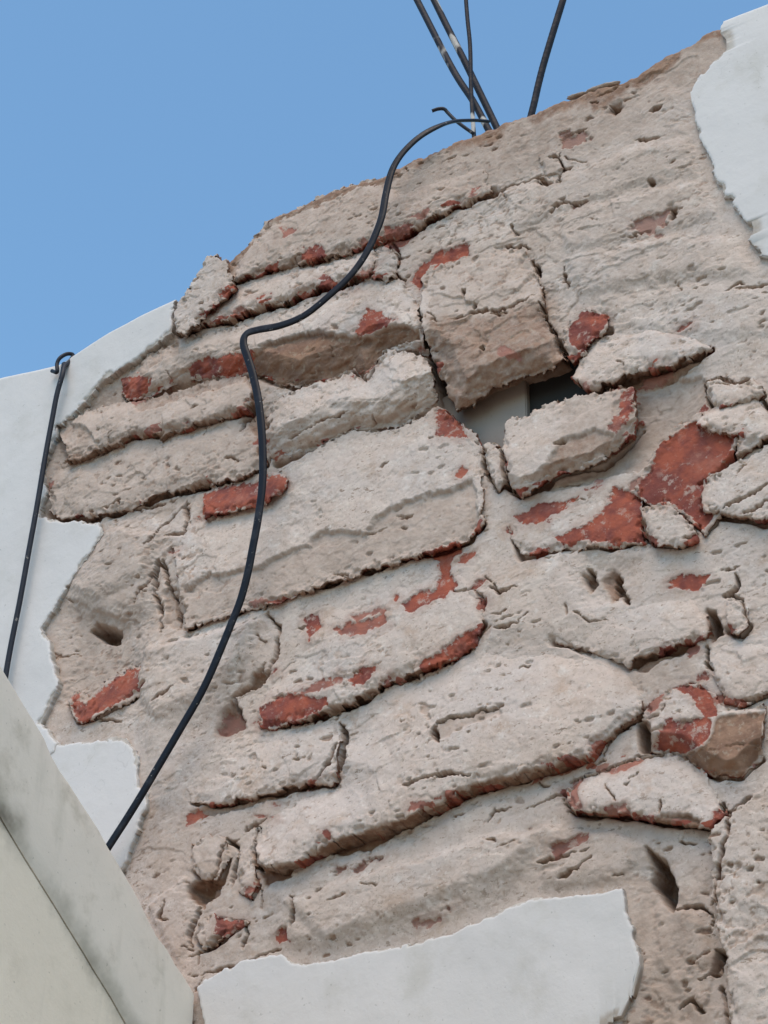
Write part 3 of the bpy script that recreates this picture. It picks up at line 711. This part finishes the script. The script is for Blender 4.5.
def paint_material(name, base, dirt, grime=.35, scale=1.0, cracks=True, rim=False, coat=False):
    mt, t, b = new_mat(name); n = N(t)
    col = n.mix(n.ramp(n.noise(5*scale, 5, .6), .35, .7), base, tuple(c*.94 for c in base))
    col = n.mix(n.ramp(n.noise(14*scale, 6, .65, off=3), .52, .75, 0, grime), col, dirt)
    col = n.mix(n.ramp(n.noise(210, 3, .6, off=5), .66, .74, 0, .45), col, tuple(c*.6 for c in dirt))
    if cracks:
        w = n.noise(7, 4, .6, off=9)
        line = n.math('MULTIPLY', n.ramp(n.math('ABSOLUTE', n.math('SUBTRACT', w, .5), 0), .0, .0035, .16, 0), n.ramp(n.noise(4, 2, .5, off=21), .55, .62))
        col = n.mix(line, col, tuple(c*.55 for c in dirt))
    if coat:
        n_ = n.noise(3.2, 4, .6, sx=(1, 1, .45), off=41)
        col = n.mix(n.ramp(n_, .50, .70, 0, .30), col, (.43, .43, .42))
        col = n.mix(n.ramp(n.noise(170, 3, .6, off=43), .68, .76, 0, .55), col, (.33, .32, .29))
        col = n.mix(n.ramp(n.attr("undercoat"), .3, .7, 0, .9), col, n.mix(n.ramp(n.noise(90, 4, .6), .4, .6), (.45, .40, .35), (.36, .30, .25)))
    if rim:
        # run-off dirt gathered along the lower edge of the coping, broken into patches and runs
        w = n.math('ADD', n.math('ABSOLUTE', n.math('SUBTRACT', n.attr("rim"), 3.0), 0), n.math('MULTIPLY', n.math('SUBTRACT', n.noise(9, 5, .65, off=31), .5), 120.0))
        col = n.mix(n.ramp(w, 28, -6, 0, .6), col, (.30, .27, .21))
        col = n.mix(n.math('MULTIPLY', n.ramp(w, 10, -10, 0, .85), n.ramp(n.noise(8, 3, .6, off=33), .48, .60)), col, (.13, .105, .08))
        run = n.noise(16, 4, .6, sx=(1, 1.6, .35), off=35)
        col = n.mix(n.ramp(run, .54, .72, 0, .32), col, (.40, .37, .30))
    n.link(col, b.inputs["Base Color"]); b.inputs["Roughness"].default_value = .75
    b.inputs["Specular IOR Level"].default_value = .3
    nb = n.bump(n.noise(60, 5, .6, off=2), .25, .002)
    nb = n.bump(n.noise(300, 3, .6), .25, .0006, nb)
    n.link(nb, b.inputs["Normal"])
    return mt

def cable_material(name, base, rough):
    mt, t, b = new_mat(name); n = N(t)
    col = n.mix(n.ramp(n.noise(60, 4, .6), .5, .75, 0, .5), base, (.045, .045, .05))
    col = n.mix(n.ramp(n.noise(190, 3, .6, off=3), .66, .70, 0, .7), col, (.22, .20, .18))
    n.link(col, b.inputs["Base Color"]); b.inputs["Roughness"].default_value = rough; b.inputs["Specular IOR Level"].default_value = .18
    n.link(n.bump(n.noise(200, 3, .5), .15, .0006), b.inputs["Normal"])
    return mt

def rebar_material():
    mt, t, b = new_mat("painted_steel"); n = N(t)
    col = n.mix(n.ramp(n.noise(70, 4, .6), .45, .68), (.008, .008, .014), (.026, .020, .022))
    col = n.mix(n.ramp(n.noise(16, 3, .5, sx=(1, 1, .55), off=4), .605, .635, 0, .9), col, (.50, .46, .42))
    n.link(col, b.inputs["Base Color"]); b.inputs["Roughness"].default_value = .62; b.inputs["Specular IOR Level"].default_value = .25
    n.link(n.bump(n.noise(160, 4, .6), .4, .0012), b.inputs["Normal"])
    return mt

M_WALL = masonry_material()
M_PLASTER = paint_material("white_plaster", (.61, .575, .555), (.44, .41, .36), .5, 1.0, True, False, True)
M_SIDE = paint_material("side_wall_paint", (.74, .665, .575), (.42, .37, .29), .6, 1.6, True, True)
M_CREAM = paint_material("cream_wall_paint", (.79, .70, .575), (.52, .46, .36), .4, 1.2, True, True)
M_SLAB = paint_material("smooth_grey_mortar", (.32, .26, .22), (.17, .135, .11), .3, 2, False)
M_DARK = paint_material("painted_hole_shade", (.03, .028, .027), (.02, .02, .02), .3, 2, False)  # near-black base colour stands in for the shade deep in the hole
M_CABLE = cable_material("black_cable_sheath", (.007, .007, .011), .45)
M_WIRE = cable_material("grey_cable_sheath", (.018, .020, .028), .5)
M_REBAR = rebar_material()
M_GROUND = paint_material("worn_concrete", (.26, .195, .135), (.17, .13, .09), .5, .3)

# ------------------------------------------------------------------ ground
bm = bmesh.new(); bmesh.ops.create_grid(bm, x_segments=40, y_segments=40, size=400)
g = bm_object("ground", bm, M_GROUND); tag(g, "pale worn concrete yard at the foot of the wall", None, None, "structure")

# ------------------------------------------------------------------ the broken wall
wall = bpy.data.objects.new("broken_wall", None); C.objects.link(wall)
tag(wall, "crumbling brick wall with broken white plaster and lime-covered red bricks against the sky", "wall", None, "thing")

def edge_dist(P, X, Y):
    """distance to the lower edges and to the upper edges of an outline"""
    Q = np.roll(P, -1, 0); e = Q-P
    area = np.sum(P[:, 0]*Q[:, 1]-Q[:, 0]*P[:, 1])
    nx, ny = (e[:, 1], -e[:, 0]) if area > 0 else (-e[:, 1], e[:, 0])
    L = np.hypot(nx, ny)+1e-9; nx, ny = nx/L, ny/L
    lo = (ny > .35); hi = (ny < -.35)
    def dist(sel):
        d = np.full(X.shape, 1e9)
        for i in np.where(sel)[0]:
            ax, ay = P[i]; ex, ey = e[i]
            t = np.clip(((X-ax)*ex+(Y-ay)*ey)/(ex*ex+ey*ey+1e-9), 0, 1)
            d = np.minimum(d, np.hypot(X-ax-t*ex, Y-ay-t*ey))
        return d
    return dist(lo), dist(hi)

# bedding mortar: the whole body of the wall, front relief, top and back in one closed sheet
def build_body():
    uf0, uf1 = at(-25, 350)[0], at(800, 500)[0]
    U = axis(uf0, uf1, .00135, U_MIN, U_MAX, .010)
    zb = min(at(-10, 1045)[2], at(775, 1045)[2])
    NV = 1150
    low = np.concatenate([np.arange(0, zb-.5, .05), np.arange(zb-.5, zb-.002, .006)])
    T = top_of(U) + .005*fbm(U, U*0, 34, 4, 81, .6) + .005*np.abs(fbm(U, U*0+3, 12, 3, 82, .6)) - .001
    s = np.linspace(0, 1, NV)**.97
    rows = [np.full(U.shape, z) for z in low] + [zb + (T-zb)*k for k in s]
    v = np.stack(rows); u = np.broadcast_to(U, v.shape).copy()
    h, red, rs, tan = relief(u, v, np.zeros(u.shape))
    far = sstep(zb-.25, zb-.5, v); h *= 1-far; tan = tan*(1-far)
    # raked-out joint under the lower edge of every brick
    X, Y = to_px(u, v, np.full(u.shape, 4.0))
    for i, (P, base, top, show, rnd, cham, label) in enumerate(BRICK):
        P = np.asarray(P, float); k = bbox_mask(P, X, Y, 16)
        if not k.any(): continue
        db, dtp = edge_dist(P, X[k], Y[k]); d = sdf_poly(P, X[k], Y[k])
        w = (3.0 if show < .5 else 6) + 9*fbm(u[k], v[k], 26, 3, 170+i)
        g = sstep(np.maximum(w, 1.5), 0, db)*(dtp > db)*sstep(-14, -4, -np.abs(d))
        h[k] -= 9*g; tan[k] = np.maximum(tan[k], .85*sstep(.25, .8, g))
    # worn, rounded arris along the top
    dt = (T - v)*1000
    h -= 5*sstep(10, 0, dt)**2
    tan = np.maximum(tan, .95*sstep(44, 4, dt + 26*fbm(u, v, 34, 4, 84)))
    # behind the plaster and out of the picture the body is plain
    y = -h*.001
    P = np.stack([u, y, v], 2)
    # top and back
    extra = []
    for k, yy in enumerate((.02, .04, .07, .11, .16, .22)):
        bump = .006*fbm(U, U*0+k*.05, 40, 3, 83)
        extra.append(np.stack([U, np.full(U.shape, yy), T + bump - (.006 if yy > .2 else 0)], 1))
    extra.append(np.stack([U, np.full(U.shape, .225), np.zeros(U.shape)], 1))
    P = np.concatenate([P, np.stack(extra)], 0)
    R, Cn = P.shape[:2]
    pad = lambda a, val: np.concatenate([a, np.full((R-a.shape[0], Cn), val)], 0).ravel()
    i = np.arange(R*Cn).reshape(R, Cn)
    q = np.stack([i[:-1, :-1], i[:-1, 1:], i[1:, 1:], i[1:, :-1]], 2).reshape(-1, 4)
    o = mesh_object("bedding_mortar", P.reshape(-1, 3), q, M_WALL, wall,
                    {"red": pad(red, -16), "red_strength": pad(rs, 0), "tan": pad(tan, .5)})
    return o
build_body()

def along_ray(u, v, h0, h1):
    """slide points of plane h0 along the line of sight of the survey photo to plane h1"""
    k = (-h1*.001-EYE[1])/(-h0*.001-EYE[1])
    return EYE[0]+(u-EYE[0])*k, EYE[2]+(v-EYE[2])*k

# bricks whose one end dies away into the mortar: pixel range and the height factors at its ends
TAPER = {22: (540, 645, 1, .28), 9: (420, 484, 1, .6), 23: (570, 660, .1, 1), 20: (430, 484, 1, .55), 0: (420, 490, 1, .35), 21: (190, 230, .4, 1), 19: (512, 560, .4, 1), 7: (60, 110, .6, 1), 14: (650, 712, 1, .55)}
def build_brick(P, base, top, show, rnd, cham, label, idx):
    """top: share of the height left at the upper edge; show: how much of the sides shows; cham: depth (px) of a slanting lower face"""
    P = np.asarray(P, float)
    uv = at_uv(P, base)
    u0, v0 = uv.min(0)-.006; u1, v1 = uv.max(0)+.006
    u1 = min(u1, U_MAX)
    u, v, d, q, bed = patch(np.arange(u0, u1, .00105), np.arange(v0, v1, .00105), P, base, 2.6)
    X, Y = to_px(u, v, base)
    db, dt = edge_dist(P, X, Y)
    t = dt/(dt+db+1e-6)
    if not cham and base < 20: base_ = base*.85
    else: base_ = base
    hm = base_*(top + (1-top)*sstep(-.1, .8, t))
    if idx in TAPER:
        x0, x1, f0, f1 = TAPER[idx]
        hm = hm*(f0 + (f1-f0)*np.clip((X-x0)/(x1-x0), 0, 1))
    if cham:
        dbn = db + 5*fbm(u, v, 40, 3, 140+idx) + 2*fbm(u, v, 10, 2, 141)
        hm = hm - .75*cham*np.clip(1-dbn/cham, 0, 1)
    if top < .55: hm = hm - 3.6*(1-sstep(0, .3, t))
    h, red, rs, tan = relief(u, v, np.full(u.shape, float(base)), True, idx)
    keep = sstep(-2, 10, d)
    h = hm + h*(.4 + .6*keep)
    r = rnd*(.55 + .7*fbm(u, v, 18, 3, 90+idx))
    r = np.clip(r*.5, .25, (2.2 if base < 14 else 3) if idx != 26 else 9)
    w = np.clip(1.15 - 1.3*(1-t), .15, 1)*r                    # the upper edge is hardly rounded: mortar runs over it
    dd = np.clip(d, 0, w)
    h -= (w - np.sqrt(np.maximum(w*w-(w-dd)**2, 0)))*.9
    lv, sl = facets(u + .003*fbm(u, v, 9, 2, 66), v + .003*fbm(u, v, 9, 2, 67), 15, 11+idx % 7)
    h -= np.clip(3.0*lv + 3.5*sl + .6, 0, 6)*sstep(11, 1, d)*sstep(.35, .7, t)
    h -= 3.2*sstep(.08, .16, fbm(u, v, 11, 4, 150+idx, .6))*sstep(7, 1, d + 4*fbm(u, v, 6, 2, 151))       # chipped arris
    tan = np.maximum(tan, .35*sstep(2.5, 0, d)*sstep(.4, .8, t))
    # red arrises where the lime has flaked off the lower edge
    st = 30*(fbm(u + .3*v, v*1.8, 34, 4, 180+idx, .6) - .23 - .05*np.maximum(db-2, 0))
    st = np.where((db < 12) & (d > -1), np.clip(st, -16, 6), -16)
    k = st > red; red = np.where(k, st, red); rs = np.where(k & (st > -8), np.maximum(rs, .55 + .35*_T[idx, 5]), rs)
    u, v = along_ray(u, v, base, hm)
    verts = [np.stack([u, -h*.001, v], 1)]; red_ = [red]; rs_ = [rs]; tan_ = [tan]
    bv = np.unique(bed); n0 = len(u); nb = len(bv)
    loc = -np.ones(n0, np.int64); loc[bv] = np.arange(nb)
    faces = [q]; prev = bv
    ub, vb, hb = u[bv], v[bv], h[bv]
    K = 9
    for k in range(1, K):
        hk = hb + (-14-hb)*k/(K-1.0)
        ud, vd = along_ray(ub, vb, hb, hk)
        ud = ub + (ud-ub)*(1-show); vd = vb + (vd-vb)*(1-show)
        j = fbm(ub + k*.011, vb - k*.013, 9, 2, 95+idx)
        ud = ud + .0008*j; vd = vd + .0010*j + .0018*fbm(ub - k*.009, vb + k*.012, 14, 3, 97)
        verts.append(np.stack([ud, -hk*.001, vd], 1))
        red_.append(np.where(red[bv] > 0, 1.5, 6*fbm(ub, vb+k*.004, 30, 3, 99+idx)-1.9))
        rs_.append(np.maximum(rs[bv], .75)); tan_.append(.92 + .3*fbm(ub, vb + k*.006, 14, 3, 98))
        cur = n0 + (k-1)*nb + np.arange(nb)
        a, b_ = bed[:, 0], bed[:, 1]
        faces.append(np.stack([prev[loc[b_]], prev[loc[a]], cur[loc[a]], cur[loc[b_]]], 1))
        prev = cur
    o = mesh_object("brick", np.concatenate(verts), np.concatenate(faces), M_WALL, wall,
                    {"red": np.concatenate(red_), "red_strength": np.concatenate(rs_), "tan": np.concatenate(tan_)})
    if label: o["label"] = label
    return o
for i, (P, base, top, show, rnd, cham, label) in enumerate(BRICK):
    build_brick(P, base, top, show, rnd, cham, label, i)

def build_plaster(key, label):
    P = PLASTER[key]; base = PL_H[key]
    uv = at_uv(P, base)
    u0, v0 = uv.min(0); u1, v1 = uv.max(0)
    u0, u1 = max(u0, U_MIN), min(u1, U_MAX); v0 = max(v0, 1.2)
    fu0, fu1, fv0, fv1 = at(-20, 500)[0], at(790, 500)[0], at(300, 1040)[2], v1+.01
    U = axis(max(u0, fu0), min(u1, fu1), .0015, u0, u1)
    V = axis(max(v0, fv0), fv1, .0015, v0, None)
    u, v, d, q, bed = patch(U, V, P, base, 1.7)
    # the upper rim follows the top of the wall
    T = top_of(u) + .0015
    v = np.minimum(v, T)
    h = base + 1.6*fbm(u, v, 120, 3, 101) + .35*fbm(u, v, 22, 3, 102)
    lip = sstep(.6, -.6, d - np.clip(.3 + 5*fbm(u, v, 24, 4, 105, .6), 0, 5))     # undercoat left standing where the top coat broke away
    lip = lip*(T - v > .012)
    h -= base*.25*lip + .5*lip*fbm(u, v, 5, 2, 106)
    h -= .6*sstep(1.2, 0, d)*(.6 + .8*fbm(u, v, 9, 2, 103))
    h -= 1.5*sstep(.003, 0, T - v)
    verts = [np.stack([u, -h*.001, v], 1)]
    bv = np.unique(bed); n0 = len(u); nb = len(bv)
    loc = -np.ones(n0, np.int64); loc[bv] = np.arange(nb)
    faces = [q]; prev = None
    for k, dep in enumerate((0, 3, 7, 13, 20)):
        j = fbm(u[bv], v[bv] + k*.004, 7, 2, 104)
        verts.append(np.stack([u[bv] + .0006*j*(k > 0), -(h[bv]-dep)*.001, np.minimum(v[bv] + .0008*j*(k > 0), top_of(u[bv])+.003)], 1))
        cur = n0 + k*nb + np.arange(nb)
        if prev is not None:
            a, b_ = bed[:, 0], bed[:, 1]
            faces.append(np.stack([prev[loc[b_]], prev[loc[a]], cur[loc[a]], cur[loc[b_]]], 1))
        prev = cur
    o = mesh_object("plaster_patch", np.concatenate(verts), np.concatenate(faces), M_PLASTER, wall,
                    {"undercoat": np.concatenate([lip] + [np.full(nb, .3*(k+1)) for k in range(5)])})
    o["label"] = label
build_plaster('left', "white plaster sheet left of the broken bricks")
build_plaster('lower_left', "small white plaster remnant beside the sloped side wall")
build_plaster('right', "white plaster with stepped broken edge at the upper right")
build_plaster('bottom', "white plaster remnant along the bottom of the bricks")

# pale mortar bed and near-black block painted as the cavity's shade, seen through the hole under the hanging block
def prism(name, P, h0, h1, mat, parent, label=None):
    """outline P as seen on plane h1; runs back to h0"""
    f = at_uv(P, h1); bm = bmesh.new()
    a = [bm.verts.new((x, -h1*.001, z)) for x, z in f]; b = [bm.verts.new((x, -h0*.001, z)) for x, z in f]
    bm.faces.new(a); bm.faces.new(b[::-1])
    for i in range(len(a)):
        j = (i+1) % len(a); bm.faces.new((a[j], a[i], b[i], b[j]))
    bmesh.ops.recalc_face_normals(bm, faces=bm.faces)
    bmesh.ops.bevel(bm, geom=[e for e in bm.edges], offset=.0012, segments=2, affect='EDGES')
    o = bm_object(name, bm, mat, parent, False)
    if label: o["label"] = label
    return o
prism("bed_block", [(440,398),(525,364),(527,424),(512,452),(470,456),(444,430)], -110, -20, M_SLAB, wall, "smooth grey block inside the hole under the hanging block")
prism("cavity_shade_block", [(524,368),(600,345),(610,400),(524,425)], -110, -28, M_DARK, wall, "near-black block painted as the deep shade inside the hole")

# ------------------------------------------------------------------ sloped side wall in front, lower left
def build_side_wall():
    J = at(192, 986, 10)                       # where its upper arris meets the broken wall
    x0 = J[0]
    # slope s so that the arris passes the left border of the picture at (0, 660)
    def ray(px, py):
        return FWD + RIGHT*(px - W/2)/FPX - UP*(py - H/2)/FPX
    d = ray(0, 660); t = (x0 - EYE[0])/d[0]; A = EYE + t*d
    slope = (A[2]-J[2])/(J[1]-A[1])
    d = ray(0, 806); t = (x0 - EYE[0])/d[0]; B = EYE + t*d
    band = J[2] + slope*(J[1]-B[1]) - B[2]     # height of the coping band
    root = bpy.data.objects.new("side_wall", None); C.objects.link(root)
    root.location = (x0, 0, 0)
    tag(root, "grubby white side wall with a sloped coping band in front of the plaster", "wall", None, "thing")
    y_far, y_near = J[1]+.004, -3.4
    def z_at(y): return J[2] + slope*(J[1]-y)
    n = 240
    ys = np.linspace(y_near, y_far, n)
    def strip(name, prof, mat):
        # prof: list of (x offset, z below arris)
        V = []; F = []
        for y in ys:
            for (dx, dz) in prof:
                nz = .0012*float(fbm(np.array(y*1.0), np.array(dx+dz), 120, 3, 111)) + .0005*float(fbm(np.array(y), np.array(dx*2+dz), 25, 3, 112))
                chip = .0045*max(0., float(fbm(np.array(y*1.0), np.array(.3), 45, 4, 113, .6))-.06) if (name == 'coping' and dz < .008 and dx > -.05) else 0.
                V.append((dx + nz - chip, y, z_at(y) - dz + nz - chip))
        k = len(prof)
        for i in range(n-1):
            for j in range(k):
                a = i*k+j; b = i*k+(j+1) % k
                F.append((a, b, b+k, a+k))
        V = np.array(V); V[:, 2] = np.maximum(V[:, 2], 0)
        me = bpy.data.meshes.new(name)
        me.from_pydata([tuple(p) for p in V], [], F + [tuple(range(k))[::-1], tuple(range((n-1)*k, n*k))])
        for p in me.polygons: p.use_smooth = True
        rim = np.array([(band - dz)*1000 if dz < 3 else -500. for _ in ys for dx, dz in prof])
        a_ = me.attributes.new("rim", 'FLOAT', 'POINT'); a_.data.foreach_set("value", rim.astype(np.float32))
        me.materials.append(mat)
        me.set_sharp_from_angle(angle=math.radians(35))
        o = bpy.data.objects.new(name, me); C.objects.link(o); o.parent = root
        return o
    b = band*1.0
    strip("coping", [(-.20,.006),(-.004,.0),(-.001,.002),(0,.006),(0,b*.3),(0,b*.6),(0,b*.85),(-.0005,b-.014),(-.002,b-.007),(-.005,b),(-.19,b)], M_SIDE)
    body_prof = [(-.19,b+.001),(-.006,b+.001)] + [(-.006, b+.02+.06*i) for i in range(8)] + [(-.006,3.9),(-.19,3.9)]
    strip("wall_body", body_prof, M_CREAM)
    return J, slope, band
print("side", build_side_wall())

# ------------------------------------------------------------------ tubes: cables, rods
def spline(P, n):
    P = [np.array(p, float) for p in P]; P = [2*P[0]-P[1]] + P + [2*P[-1]-P[-2]]
    out_ = []
    for i in range(1, len(P)-2):
        for t in np.linspace(0, 1, n, endpoint=False):
            a, b, c, d = P[i-1], P[i], P[i+1], P[i+2]
            out_.append(.5*((2*b) + (c-a)*t + (2*a-5*b+4*c-d)*t*t + (3*b-a-3*c+d)*t**3))
    out_.append(P[-2]); return np.array(out_)
def tube_rings(path, prof_fn, seg):
    """sweep; prof_fn(i, ang) gives (a, b) offsets in the frame of the curve"""
    path = np.asarray(path); n = len(path)
    tang = np.gradient(path, axis=0); tang /= np.linalg.norm(tang, axis=1)[:, None] + 1e-12
    ref = np.array([0, -1.0, 0]); V = []
    for i in range(n):
        t = tang[i]; b = np.cross(t, ref); b /= np.linalg.norm(b)+1e-9; c = np.cross(b, t)
        for k in range(seg):
            x, y = prof_fn(i, 2*math.pi*k/seg)
            V.append(path[i] + b*x + c*y)
    F = []
    for i in range(n-1):
        for k in range(seg):
            a = i*seg+k; d = i*seg+(k+1) % seg
            F.append((a, d, d+seg, a+seg))
    F.append(tuple(range(seg))[::-1]); F.append(tuple(range((n-1)*seg, n*seg)))
    return V, F
def tube(name, path, prof_fn, seg, mat, parent=None):
    V, F = tube_rings(path, prof_fn, seg)
    me = bpy.data.meshes.new(name); me.from_pydata([tuple(p) for p in V], [], F)
    for p in me.polygons: p.use_smooth = True
    me.materials.append(mat)
    o = bpy.data.objects.new(name, me); C.objects.link(o)
    if parent: o.parent = parent
    return o

# flat twin cable hanging from the rods down over the broken face
cab = [((488,121),-60),((474,120),-40),((455,121.5),-14),((437,127),8),((418,138),20),((402,154),26),((392,172),30),((386,195),33),((380,222),36),((367,252),38),((350,276),40),((328,296),42),((304,315),43),((280,325),44),((258,329),45),((247,333),46),((244,342),46),((248,358),46),((256,388),45),((262,425),43),((263,465),41),((259,512),39),((251,556),37),((240,600),34),((225,641),32),((205,686),30),((180,730),28),((150,781),26),((115,838),24),((80,890),22),((50,935),20)]
pth = spline([at(x, y, h) for (x, y), h in cab], 8)
pth = pth + .0016*np.stack([fbm(pth[:, 0], pth[:, 2], 60, 2, 121), 0*pth[:, 0], fbm(pth[:, 0], pth[:, 2], 60, 2, 122)], 1)
def twin(i, a):
    # two round cores side by side with a groove between
    x = 1.0*math.cos(a); y = math.sin(a)
    r = .0024*(1 + .55*abs(math.cos(a))**1.4)
    return r*x*1.25, r*y*(.78)
tag(tube("hanging_cable", pth, twin, 20, M_CABLE), "thick black cable drooping from the steel rods across the broken bricks", "cable")

lc = [((64,364),8),((62.5,374),17),((57,394),17),((52,420),16),((45,458),16),((37,506),16),((29,550),16),((20,600),16),((11,645),16),((5,680),16),((-2,730),16)]
pl = spline([at(x, y, h) for (x, y), h in lc], 8)
thin = tube("plaster_cable", pl, lambda i, a: (.0034*math.cos(a), .0028*math.sin(a)), 14, M_WIRE)
tag(thin, "thin dark cable running down the left white plaster", "cable")
hk = [((52,371),12),((57,372),15),((57,364),15),((60,358),14),((67,354),8),((73,355),2),((70,361),4),((65,366),12),((63,371),16)]
hp = spline([at(x, y, h) for (x, y), h in hk], 6)
tube("looped_end", hp, lambda i, a: (.0024*math.cos(a), .0024*math.sin(a)), 10, M_WIRE, thin)

# reinforcing rods standing out of the wall top
def rod(P, depths, r, label, group="reinforcing rods on the wall top"):
    path = spline([at(x, y, h) for (x, y), h in zip(P, depths)], 40)
    seglen = np.linalg.norm(np.diff(path, axis=0), axis=1); s = np.concatenate([[0], np.cumsum(seglen)])
    def prof(i, a):
        # crescent ribs and two long ribs, as on reinforcing bar
        rib = .05*max(0, math.sin(2*math.pi*s[i]/.0075 + 1.1*math.sin(a)))**2*abs(math.sin(a))
        lon = .06*math.exp(-(((a+.4) % math.pi - .4)/.22)**2)
        k = r*(1+rib+lon); return k*math.cos(a), k*math.sin(a)
    o = tube("reinforcing_rod", path, prof, 16, M_REBAR)
    tag(o, label, "steel rod", group)
rod([(350,-130),(417,0),(452,68),(473,101),(487,127),(500,151)], (-95,-95,-95,-95,-95,-95), .0040, "outermost left rod leaning left with a pale paint chip halfway down")
rod([(372,-130),(434,0),(464,60),(480,93),(495,124),(507,150)], (-112,-112,-112,-112,-112,-112), .0041, "second leaning rod crossing behind the thin upright rod")
rod([(458,-130),(466,0),(470,45),(471,86),(473,122),(475,150)], (-84,-84,-84,-84,-84,-84), .0026, "thinnest and most upright rod in the cluster of rods")
rod([(603,-130),(563,0),(546,56),(539,82),(533,108),(525,138)], (-70,-70,-70,-70,-70,-70), .0041, "lone rod standing apart and leaning right with white paint flecks")
tw = spline([at(x, y, h) for (x, y), h in [((432,111),-50),((438,109),-52),((444,109),-55),((448,113),-58),((455,120),-60),((464,127),-64),((474,134),-70)]], 6)
tag(tube("tie_wire", tw, lambda i, a: (.0022*math.cos(a), .0022*math.sin(a)), 10, M_WIRE), "short bent wire stub with a curled tip beside the rods", "wire")

# crumbs of mortar lying on the wall top
def crumb(px, py, h, sx, sy_, sz, seed, label):
    rnd = random.Random(seed)
    bm = bmesh.new(); bmesh.ops.create_icosphere(bm, subdivisions=4, radius=1)
    for vt in bm.verts:
        p = vt.co.copy()
        k = 1 + .28*float(fbm(np.array(p.x*.03+seed), np.array(p.z*.03+p.y*.02), 22, 3, 130+seed)) + .12*float(fbm(np.array(p.x*.03+seed), np.array(p.z*.03-p.y*.02), 7, 2, 131))
        vt.co = Vector((p.x*sx*k, p.y*sy_*k, p.z*sz*k))
    o = bm_object("mortar_crumb", bm, M_WALL)
    me = o.data
    for nme, val in (("red", -16.0), ("red_strength", 0.0), ("tan", .6)):
        a = me.attributes.new(nme, 'FLOAT', 'POINT'); a.data.foreach_set("value", np.full(len(me.vertices), val, np.float32))
    x = at(px, py, h)[0]; sl = math.atan2(float(top_of(x+.02)-top_of(x-.02)), .04)
    o.location = (x, -h*.001, float(top_of(x)) + sz*.9 + .001); o.rotation_euler = (0, -sl, 0)
    tag(o, label, "mortar crumb", "loose mortar crumbs on the wall top")
crumb(577, 94, -3, .012, .004, .0022, 1, "small flat mortar crumb on the wall top nearest the lone rod")
crumb(602, 85, -3, .019, .005, .0026, 2, "longer flat mortar crumb on the wall top further from the lone rod")
